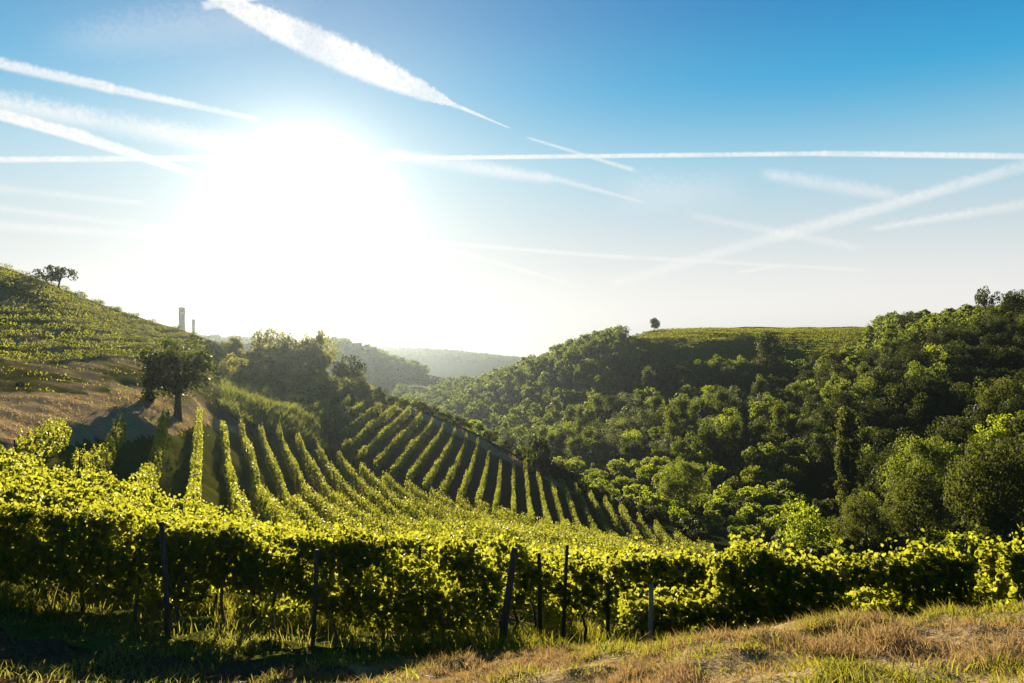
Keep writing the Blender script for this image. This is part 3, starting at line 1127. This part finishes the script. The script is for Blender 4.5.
def pick(x, y):
    ppx = proj(x, y, 0)[0]
    v = r_.uniform()
    g = vnoise(np.array([x / 45.0]), np.array([y / 45.0]), 77)[0]
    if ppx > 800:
        w_ = [('dark', .60), ('round', .30), ('tall', .05), ('lit', .03), ('grey', .02)]  # shade at this end of the slope put into darker leaf colour
    elif g > 0.58:
        w_ = [('grey', .32), ('tall', .26), ('lit', .12), ('round', .3)]
    else:
        w_ = [('round', .38), ('dark', .16), ('tall', .18), ('grey', .18), ('lit', .10)]
    s = 0
    for nme, q in w_:
        s += q
        if v < s:
            return nme
    return 'round'


ZONES = [('beside the far end of the valley', 395, 520), ('below the lone hilltop tree', 520, 660), ('below the hilltop vineyard', 660, 840), ('under the dark tree-topped ridge', 840, 2000)]
KT = {'round': 'rounded green broadleaf tree', 'tall': 'tall narrow green tree', 'grey': 'pale silvery green tree', 'lit': 'sunlit-toned yellow green tree', 'dark': 'dark green broadleaf tree'}
stuff_V, stuff_F, so = [], [], 0
low = [crown_geo(1000 + q, 4.3, 4.4, 6.0, nb=20, per=26, leaf=0.9) for q in range(5)]
for q, (x, y, z) in enumerate(acc):
    s = r_.uniform(0.72, 1.28)
    if q in chosen:
        kd = pick(x, y)
        cm, tm = FOREST[kd][r_.integers(len(FOREST[kd]))]
        ppx = proj(x, y, 0)[0]
        zn = [n_ for n_, a, b in ZONES if a <= ppx < b][0]
        lay = 'low' if z < -24 else ('halfway up' if z < -8 else 'high')
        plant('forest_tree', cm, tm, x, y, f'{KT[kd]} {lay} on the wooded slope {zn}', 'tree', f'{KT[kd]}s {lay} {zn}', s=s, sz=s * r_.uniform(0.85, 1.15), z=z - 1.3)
    elif vis[q] > 0 or proj(x, y, 0)[0] > 1024:
        V, Fc, _ = low[r_.integers(len(low))]
        a = r_.uniform(0, 6.28)
        ca2, sa2 = math.cos(a), math.sin(a)
        W = np.stack([V[:, 0] * ca2 - V[:, 1] * sa2, V[:, 0] * sa2 + V[:, 1] * ca2, V[:, 2]], -1) * s + np.array([x, y, z - 2.2])
        stuff_V.append(W); stuff_F.append(Fc + so); so += len(W)
if stuff_V:
    o = link('woods', mesh_np('woods', np.concatenate(stuff_V), np.concatenate(stuff_F)), mat=M_TREE)
    tag(o, 'dense far woodland filling the gaps on the valley slope', 'woodland', kind='stuff')

# far wooded ridges that fade into the air
def far_wood(name, label, pts_fn, n, rx, leaf, seed, mat):
    r = np.random.default_rng(seed)
    lows = [crown_geo(1100 + q, rx, rx * 0.8, rx * 0.7, nb=12, per=14, leaf=leaf) for q in range(4)]
    Vs, Fs, o_ = [], [], 0
    for _ in range(n):
        x, y = pts_fn(r)
        z = float(hgt(x, y)[0])
        V, Fc, _c = lows[r.integers(4)]
        W = V * r.uniform(0.6, 1.25) + np.array([x, y, z])
        Vs.append(W); Fs.append(Fc + o_); o_ += len(W)
    o = link(name, mesh_np(name, np.concatenate(Vs), np.concatenate(Fs)), mat=mat)
    return tag(o, label, 'woodland', kind='stuff')


def at_px(x0, x1, y0, y1):
    def f_(r):
        y = r.uniform(y0, y1)
        return ((r.uniform(x0, x1) - CX) / F * y, y)
    return f_


far_wood('woods', 'hazy wooded spur behind the mound of trees', at_px(318, 425, 640, 860), 620, 6, 2.0, 61, M_TREE)
far_wood('woods', 'pale blue wooded ridge at the far end of the valley', at_px(330, 640, 2150, 2560), 1300, 12, 4.2, 62, M_TREE)
far_wood('woods', 'misty woodland on the skyline beyond the terraced hill', at_px(150, 345, 1050, 1250), 420, 8, 2.8, 63, M_TREE)

# single trees that stand out
def solo(ppx, top, Y, cm_tm, label, s=1.0, sz=None, name='tree', cat='tree', group=None, sink=0.2, rz=0.0):
    x = (ppx - CX) / F * Y
    if top:      # height chosen so that the tip stands as high as in the photo
        hm = max(v.co.z for v in cm_tm[0].vertices)
        sz = ((HY - top) / F * Y - float(hgt(x, Y)[0]) + sink) / hm
        print('tree', ppx, Y, 'h', round(sz * hm, 1))
    return plant(name, cm_tm[0], cm_tm[1], x, Y, label, cat, group, s=s, sz=sz, rz=rz, sink=sink)


def H(pxh, Y):
    return pxh / F * Y


# two trees on the bank
tA = tree_meshes('bank_tree', 31, 3.3, 3.1, 4.3, trunk_r=0.30, mat=M_TREE_DARK, nb=75, per=75, leaf=0.24, blob=0.28, wild=0.5, hollow=0.35, limbs=16)
solo(178, 334, 81, tA, 'round-crowned dark tree with a forked trunk on the dry bank', sink=0.1, s=1.25)
tB = tree_meshes('bank_tree', 32, 1.3, 1.3, 5.0, trunk_r=0.34, mat=M_TREE, nb=12, per=50, leaf=0.22, blob=0.4, wild=0.8, limbs=8)
o = solo(149, 347, 80, tB, 'slim dark tree with an ivy-wrapped trunk on the dry bank', sink=0.1)
r2 = np.random.default_rng(3)
n = 900
hz = r2.uniform(0, 2.9, n)
an = r2.uniform(0, 6.28, n)
rd = 0.38 + 0.18 * np.sin(hz * 3.3) + r2.normal(0, 0.05, n)
V, Fc = leaf_geo(np.stack([np.cos(an) * rd, np.sin(an) * rd, hz], -1), np.stack([np.cos(an), np.sin(an), 0 * an], -1) + r2.normal(0, .5, (n, 3)), 0.2, r=r2)
link('ivy', mesh_np('ivy', V, Fc), o, M_TREE_DARK)

tC = tree_meshes('ridge_tree', 34, 4.0, 2.0, 4.4, trunk_r=0.24, mat=M_TREE_DARK, nb=22, per=42, leaf=0.40, blob=0.36, wild=0.9, flat=0.4, limbs=14, lean=1.3)
solo(55, 0, 160, tC, 'airy flat-topped tree leaning on the skyline of the terraced hill', s=1.15, sz=1.0, sink=1.8)
tD = tree_meshes('lone', 35, 4.0, 3.6, 5.4, trunk_r=0.25, mat=M_TREE_DARK, nb=40, per=60, leaf=0.5, blob=0.34, limbs=8)
solo(655, 317, 590, tD, 'lone round tree standing against the sky beside the hilltop vineyard', s=1.15)
tE = tree_meshes('field_oval', 36, 5.6, 8.0, 9.0, trunk_r=0.4, mat=M_TREE_DARK, nb=60, per=70, leaf=0.6, cone=0.1)
solo(771, 330, 395, tE, 'big dark oval tree at the lower edge of the hilltop vineyard', s=1.4)
tF = tree_meshes('ridge_flat', 37, 6.0, 3.0, 8.0, trunk_r=0.3, mat=M_TREE_DARK, nb=26, per=60, leaf=0.45, flat=0.5, wild=0.8, limbs=12)
solo(985, 285, 345, tF, 'airy wide tree rising highest from the dark ridge', s=1.05)
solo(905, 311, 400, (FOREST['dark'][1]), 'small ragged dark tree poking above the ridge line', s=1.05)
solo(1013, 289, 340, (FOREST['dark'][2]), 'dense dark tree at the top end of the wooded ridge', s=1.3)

# mound trees and bushes
tG = [tree_meshes('mound', 41 + q, 4.6, 4.0, 4.6, trunk_r=0.25, mat=M_OLIVE if q != 3 else M_TREE_DARK, nb=46, per=80, leaf=0.36, blob=0.34, wild=0.55, flat=0.2) for q in range(4)]
solo(270, 327, 203, tG[0], 'ragged olive tree topping the mound, furthest from the round dark one', s=1.25)
solo(298, 332, 206, tG[1], 'bushy olive tree in the middle of the mound', s=1.25, sz=1.15)
solo(322, 329, 208, tG[2], 'tall ragged olive tree on the mound next to the dark round tree', s=1.05, sz=1.45)
solo(312, 345, 196, tG[1], 'broad low olive tree on the near face of the mound', s=1.0, sz=0.95, rz=2.0)
solo(283, 348, 194, tG[2], 'pale olive bushy tree on the near face of the mound', s=0.85, sz=0.9, rz=4.0)
solo(348, 354, 200, tG[3], 'compact dark round tree at the outer end of the mound', s=0.98)

# tall ivy-clad column tree and the big trees nearest the valley floor
r3 = np.random.default_rng(8)
tP = tree_meshes('column', 51, 1.55, 9.2, 11.0, trunk_r=0.35, mat=M_OLIVE, nb=150, per=45, leaf=0.30, blob=0.42, wild=0.12, hollow=0.5)
M_COL = leaf_mat('column_leaf', (0.024, 0.031, 0.007), (0.065, 0.07, 0.018), (0.21, 0.25, 0.03), 0.38, 0.6, 0.05, 0.1)
tP[0].materials[0] = M_COL
solo(848, 406, 142, tP, 'tall narrow columnar tree clad in ivy, towering over the valley bushes', sink=0.0, s=1.45)
near_t = [tree_meshes('valley', 52 + q, 5.4, 5.0, 6.2, trunk_r=0.3, mat=[M_VALLEY, M_TREE, M_VALLEY][q], nb=85, per=190, leaf=0.24, blob=0.28, wild=0.5, flat=0.1) for q in range(3)]
solo(915, 470, 122, near_t[0], 'full brown-green tree low in the valley next to the columnar tree', s=1.0, sz=0.98)
solo(925, 434, 150, near_t[1], 'spreading leafy tree behind the brown-green valley tree', s=1.35, sz=1.25)
solo(997, 434, 108, near_t[2], 'tall ivy-draped tree at the picture edge behind the vines', s=1.15)
solo(808, 499, 118, (FOREST['lit'][0]), 'small feathery green tree just above the vine tops', s=0.85)
solo(1003, 374, 200, near_t[2], 'olive-green rounded tree halfway up the dark slope near the edge', s=1.15, sz=1.1, rz=1.5)
solo(866, 488, 116, near_t[0], 'lower brown-green tree at the foot of the columnar tree', s=0.8, sz=0.8, rz=2.5)
solo(765, 440, 215, FOREST['round'][1], 'broad green tree at the foot of the wooded slope', s=1.2)
solo(685, 458, 178, near_t[1], 'large shadowed tree in the valley behind the crest bushes', s=1.05, sz=1.15, rz=0.7)

# shrubs: on the crest, in the sunlit valley band, on the reed slope
bush = [tree_meshes('bush', 70 + q, 2.6, 1.9, 1.5, trunk_r=0.08, mat=[M_TREE_LIT, M_TREE, M_TREE_LIT, M_TREE_DARK][q], nb=30, per=60, leaf=0.32, blob=0.36, wild=0.6, limbs=5) for q in range(4)]  # lit and darkened leaf copies, picked by how sunny each spot should look
rb = np.random.default_rng(21)
olive_bush = [tree_meshes('olive_bush', 80 + q, 3.0, 2.2, 1.7, trunk_r=0.08, mat=M_OLIVE, nb=36, per=60, leaf=0.30, blob=0.34, wild=0.7, limbs=5) for q in range(2)]
for ppx, off in [(378, 4), (392, 5), (405, 4), (418, 6), (432, 5), (446, 4), (458, 6), (474, 5), (490, 4), (506, 6), (522, 5)]:
    Y = 183 + off - (ppx - 378) * 0.06
    solo(ppx, 0, Y, bush[[1, 3, 2, 1][rb.integers(4)]], 'rounded green shrub in the hedge along the upper crest track', s=rb.uniform(0.7, 1.05), name='shrub', cat='shrub', group='shrubs along the upper crest track', rz=rb.uniform(0, 6))
solo(541, 434, 165, bush[3], 'dark dense bush standing proud on the crest', s=1.45, sz=1.9, name='shrub', cat='shrub')
for _ in range(30):
    X = rb.uniform(4, 34)
    Y = float(crest_y(X)) + rb.uniform(1, 9)
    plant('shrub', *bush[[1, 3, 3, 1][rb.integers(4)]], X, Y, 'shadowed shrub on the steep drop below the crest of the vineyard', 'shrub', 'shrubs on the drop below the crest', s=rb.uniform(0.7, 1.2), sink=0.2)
# low bushes over the foot of the mound
for _ in range(46):
    Y = rb.uniform(160, 208)
    ppx = rb.uniform(232, 362)
    X = (ppx - CX) / F * Y
    if X > -34 and Y < 190:
        continue
    plant('shrub', *olive_bush[rb.integers(2)], X, Y, 'pale olive bush in the scrub covering the foot of the mound', 'shrub', 'bushes over the foot of the mound', s=rb.uniform(0.7, 1.4), sink=0.4)
# undergrowth between the valley trees
cnt = 0
while cnt < 95:
    Y = rb.uniform(92, 200)
    ppx = rb.uniform(700, 1120)
    if Y < np.interp(ppx, [700, 800, 900, 1120], [150, 112, 98, 90]):
        cnt += 0.1
        continue
    cnt += 1
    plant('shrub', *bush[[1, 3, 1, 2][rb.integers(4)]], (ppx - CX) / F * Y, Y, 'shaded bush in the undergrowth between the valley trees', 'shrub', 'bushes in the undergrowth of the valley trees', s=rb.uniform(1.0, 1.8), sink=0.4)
cnt = 0
while cnt < 160:
    Y = rb.uniform(150, 300)
    ppx = rb.uniform(540, 800)
    X = (ppx - CX) / F * Y
    z = float(hgt(X, Y)[0])
    pyy = HY - z / Y * F
    lo = np.interp(ppx, [540, 600, 690, 800], [500, 510, 560, 560])
    if pyy > lo or Y > np.interp(ppx, [540, 620, 700, 800], [290, 265, 242, 230]) or Y < np.interp(ppx, [540, 620, 700, 800], [200, 175, 155, 150]):
        cnt += 0.2
        continue
    cnt += 1
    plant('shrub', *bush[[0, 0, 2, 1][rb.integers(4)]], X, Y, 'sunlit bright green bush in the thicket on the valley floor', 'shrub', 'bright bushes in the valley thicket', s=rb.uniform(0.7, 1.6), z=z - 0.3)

# ------------------------------------------------------------------ church tower
m, t, out = new_mat('pale_render')
geo = t.new('ShaderNodeNewGeometry')
p = t.new('ShaderNodeBsdfPrincipled')
t.set(p.inputs['Base Color'], t.ramp(t.noise(geo.outputs['Position'], 0.6, 4), [(0.3, (0.42, 0.36, 0.30)), (0.7, (0.58, 0.52, 0.45))]))
p.inputs['Roughness'].default_value = 0.9
t.l.new(p.outputs[0], out.inputs[0])
M_WALL = m
m, t, out = new_mat('roof_tile')
geo = t.new('ShaderNodeNewGeometry')
p = t.new('ShaderNodeBsdfPrincipled')
t.set(p.inputs['Base Color'], t.ramp(t.noise(geo.outputs['Position'], 3, 4), [(0.3, (0.16, 0.07, 0.04)), (0.7, (0.30, 0.14, 0.09))]))
p.inputs['Roughness'].default_value = 0.9
t.l.new(p.outputs[0], out.inputs[0])
M_ROOF = m


def box(x0, x1, y0, y1, z0, z1):
    V = np.array([(x, y, z) for z in (z0, z1) for y in (y0, y1) for x in (x0, x1)], float)
    Fc = np.array([(0, 2, 3, 1), (4, 5, 7, 6), (0, 1, 5, 4), (2, 6, 7, 3), (0, 4, 6, 2), (1, 3, 7, 5)])
    return V, Fc


def pyramid(hw, z0, z1):
    V = np.array([(-hw, -hw, z0), (hw, -hw, z0), (hw, hw, z0), (-hw, hw, z0), (-.1, -.1, z1), (.1, -.1, z1), (.1, .1, z1), (-.1, .1, z1)], float)
    Fc = np.array([(0, 3, 2, 1), (4, 5, 6, 7), (0, 1, 5, 4), (1, 2, 6, 5), (2, 3, 7, 6), (3, 0, 4, 7)])
    return V, Fc


def tower(ppx, ytop, Y, w_, label, flat_top=False):
    x = (ppx - CX) / F * Y
    zt = (HY - ytop) / F * Y
    zb = float(hgt(x, Y)[0]) - 1
    h = zt - zb
    o = empty('bell_tower', (x, Y, zb))
    tag(o, label, 'bell tower')
    hw = w_ / 2
    bh = w_ * 1.15
    ph = 0.6 if flat_top else w_ * 0.35
    z1 = h - ph - bh - 0.6
    link('shaft', mesh_np('shaft', *box(-hw, hw, -hw, hw, 0, z1)), o, M_WALL)
    link('cornice', mesh_np('cornice', *box(-hw - .25, hw + .25, -hw - .25, hw + .25, z1, z1 + .35)), o, M_WALL)
    parts = []
    pw = w_ * 0.27
    for sx in (-1, 1):
        for sy in (-1, 1):
            xa, xb = sorted((sx * hw, sx * (hw - pw)))
            ya, yb = sorted((sy * hw, sy * (hw - pw)))
            parts.append(box(xa, xb, ya, yb, z1 + .35, z1 + .35 + bh))
    link('belfry', mesh_np('belfry', *join(parts)), o, M_WALL)
    link('eaves', mesh_np('eaves', *box(-hw - .3, hw + .3, -hw - .3, hw + .3, z1 + .35 + bh, z1 + .6 + bh)), o, M_WALL)
    link('roof', mesh_np('roof', *pyramid(hw + .2, z1 + .6 + bh, h)), o, M_ROOF)
    bv, bf = tube([(0, 0, z1 + .35 + bh * .95), (0, 0, z1 + .35 + bh * .6), (0, 0, z1 + .35 + bh * .3)], [0.1, 0.5 * pw + .2, pw * .8], 8)
    link('bell', mesh_np('bell', bv, bf, True), o, M_BARK)
    return o


tower(182, 307, 620, 3.7, 'tall pale square bell tower rising behind the terraced hill', True)
tower(193.5, 319, 640, 1.8, 'small slender turret with a cap, just beyond the tall bell tower')

# ------------------------------------------------------------------ grasses
def blades(x, y, h, wdt, seed, bend=0.35, zoff=0.0):
    r = np.random.default_rng(seed)
    n = len(x)
    z = hgt(x, y) + zoff
    a = r.uniform(0, 2 * math.pi, n)
    dirv = np.stack([np.cos(a), np.sin(a), np.zeros(n)], -1)
    b = r.uniform(0, 2 * math.pi, n)
    bd = np.stack([np.cos(b), np.sin(b), np.zeros(n)], -1) * (h * bend * r.uniform(0.2, 1.6, n))[:, None]
    p0 = np.stack([x, y, z - 0.02], -1)
    w2 = np.broadcast_to(wdt, (n,))[:, None] * 0.5
    up = np.stack([0 * h, 0 * h, h], -1)
    mid = p0 + up * 0.55 + bd * 0.35
    top = p0 + up * (1 - 0.25 * np.linalg.norm(bd, axis=1) / np.maximum(h, 1e-3))[:, None] + bd
    V = np.stack([p0 - dirv * w2, p0 + dirv * w2, mid + dirv * w2 * .8, mid - dirv * w2 * .8, top + dirv * w2 * .15, top - dirv * w2 * .15], 1).reshape(-1, 3)
    base_ = np.arange(n)[:, None] * 6
    Fc = np.concatenate([base_ + np.array([[0, 1, 2, 3]]), base_ + np.array([[3, 2, 4, 5]])])
    return V, Fc


def scatter(n, x0, x1, y0, y1, seed, f_=None):
    r = np.random.default_rng(seed)
    x = r.uniform(x0, x1, n)
    y = r.uniform(y0, y1, n)
    if f_ is not None:
        k = f_(x, y, r)
        x, y = x[k], y[k]
    return x, y


def in_view(x, y, m=1.2):
    return np.abs(x) < 0.64 * y + m


def bankmask(x, y):
    return y < np.interp(x, [-8, -5, -3, 0, 3, 12], [9.6, 10.0, 10.5, 10.6, 10.6, 9.8])


# dry and green grass on the bank in front
x, y = scatter(420000, -9, 14, 2.6, 11, 1, lambda x, y, r: in_view(x, y, 5.0) & bankmask(x, y) & (r.uniform(size=len(x)) < np.clip(fbm(x * 1.6, y * 1.6, 3, 3) * 4.2 - 1.15, 0.3, 1)) & ((x > -2.6 - r.uniform(size=len(x)) * 1.5) | (y < 8.6) & (r.uniform(size=len(x)) < .25)))
r = np.random.default_rng(4)
g = fbm(x * .9 + 30, y * .9, 3, 8)
isg = g + r.normal(0, 0.08, len(x)) > 0.60
hh = r.uniform(0.04, 0.17, len(x)) * (0.35 + 3.2 * np.clip(fbm(x * 2.2, y * 2.2, 3, 14) - 0.25, 0, 1) ** 1.3)
hh = np.where(r.uniform(size=len(x)) < 0.002, r.uniform(0.15, 0.26, len(x)), hh)
V, Fc = blades(x[~isg], y[~isg], hh[~isg] * 0.8, 0.009, 2, 0.8)
tag(link('dry_grass', mesh_np('dry_grass', V, Fc), mat=M_DRYGRASS), 'straw-coloured dry grass matted over the front bank', 'dry grass', kind='stuff')
V, Fc = blades(x[isg], y[isg], hh[isg] * 0.8, 0.010, 3, 0.8)
tag(link('grass', mesh_np('grass', V, Fc), mat=M_GRASS), 'short green grass growing in patches on the front bank', 'grass', kind='stuff')
# tall grass between and under the first rows
def tuft(x, y, r):
    yr = 13.2 + np.where(x < 0, -0.26 * x, -0.06 * x)
    near = (y > yr - 1.3 + r.normal(0, .2, len(x)))
    return in_view(x, y) & near & (r.uniform(size=len(x)) < np.clip(fbm(x * .8, y * .8, 2, 51) * 4 - 1.75, 0.03, 1))


x, y = scatter(150000, -14, 11, 11.2, 19.5, 6, tuft)
r = np.random.default_rng(7)
hh = r.uniform(0.15, 0.5, len(x))
V, Fc = blades(x, y, hh, 0.016, 9, 0.5)
tag(link('grass', mesh_np('grass', V, Fc), mat=M_GRASS), 'taller green grass tufts under the nearest vine rows', 'grass', kind='stuff')
x, y = scatter(26000, -12, -1, 8.5, 14.5, 16, lambda x, y, r: in_view(x, y) & (y < 13 - .26 * x) & (r.uniform(size=len(x)) < np.clip(fbm(x * .9, y * .9, 2, 58) * 3 - 1.3, 0.04, 1)))
hh = np.random.default_rng(1).uniform(0.05, 0.2, len(x))
V, Fc = blades(x, y, hh, 0.014, 19, 0.9)
tag(link('weeds', mesh_np('weeds', V, Fc), mat=M_OLIVE), 'low weeds and dead stalks on the bare headland soil', 'weeds', kind='stuff')

# grass on the strip by the track, hill and crest
x, y = scatter(60000, -60, -20, 40, 105, 26, lambda x, y, r: (np.abs(x) < .68 * y) & (y > far_end(.934 * x + .357 * y) * (.934 * x + .357 * y > -9)) & (x < -.3 * y) & (hgt(x, y, False) < -0.058 * y) & (r.uniform(size=len(x)) < np.clip(fbm(x / 2, y / 2, 2, 71) * 3 - 0.9, 0.05, 1)))
hh = np.random.default_rng(2).uniform(0.06, 0.24, len(x))
V, Fc = blades(x, y, hh, 0.035, 29, 0.9)
tag(link('dry_grass', mesh_np('dry_grass', V, Fc), mat=M_DRYGRASS), 'brown dry grass covering the bank below the two trees', 'dry grass', kind='stuff')
x, y = scatter(22000, -125, -30, 68, 205, 36, lambda x, y, r: (np.abs(x) < .68 * y) & (x < -.36 * y) & (r.uniform(size=len(x)) < np.clip(fbm(x / 5, y / 5, 2, 61) * 3 - 1, 0.05, 1)))
hh = np.random.default_rng(3).uniform(0.08, 0.3, len(x))
V, Fc = blades(x, y, hh, 0.10, 39, 0.8)
tag(link('grass', mesh_np('grass', V, Fc), mat=M_GRASS), 'yellow-green grass between the young vines on the terraced hill', 'grass', kind='stuff')
x, y = scatter(30000, -38, 33, 120, 192, 46, lambda x, y, r: np.abs(y - (block3_far(x) + crest_y(x)) / 2 - 1 - r.normal(0, 1, len(x))) < 3.2)
hh = np.random.default_rng(4).uniform(0.2, 0.6, len(x))
V, Fc = blades(x, y, hh, 0.09, 49, 0.7)
tag(link('dry_grass', mesh_np('dry_grass', V, Fc), mat=M_DRYGRASS), 'pale dry grass along the track on the vineyard crest', 'dry grass', kind='stuff')
# reeds and tall weeds on the slope under the mound
def reedmask(x, y, r):
    pxx = CX + F * x / y
    return (pxx > 222) & (pxx < 372) & (y > far_end(.934 * x + .357 * y) + 3) & ~((x > -38) & (y > 118) & (y < 160) & (x > -0.232 * y))


x, y = scatter(120000, -80, -22, 108, 200, 56, reedmask)
r = np.random.default_rng(5)
hh = r.uniform(0.5, 1.9, len(x)) * (0.5 + fbm(x / 4, y / 4, 2, 66))
V, Fc = blades(x, y, hh, 0.16, 59, 0.5)
tag(link('reeds', mesh_np('reeds', V, Fc), mat=M_REED), 'tall green reeds and weeds on the slope below the mound', 'reeds', kind='stuff')

# ------------------------------------------------------------------ the air
C.view_layer.update()
_top = GZ.max()
for o in COL.objects:
    if o.type == 'MESH' and o.name != 'ground':
        _top = max(_top, max((o.matrix_world @ Vector(c_))[2] for c_ in o.bound_box))
HAZE_TOP = _top + 2.0
print('haze top', HAZE_TOP, 'ground max', GZ.max())
bv, bf = box(-3450, 3450, -3450, 3450, float(V[:, 2].min() * 0 + GZ.min()) - 1.0, HAZE_TOP)
hz_m, t, out = new_mat('haze')
pvn = t.new('ShaderNodeVolumePrincipled')
pvn.inputs['Color'].default_value = (0.088, 0.113, 0.142, 1)
pvn.inputs['Density'].default_value = 0.00021
pvn.inputs['Anisotropy'].default_value = 0.8
t.l.new(pvn.outputs[0], out.inputs['Volume'])
hz_o = link('haze', mesh_np('haze', bv, bf), mat=hz_m)
tag(hz_o, 'thin pale morning haze filling the valley air', 'haze', kind='stuff')
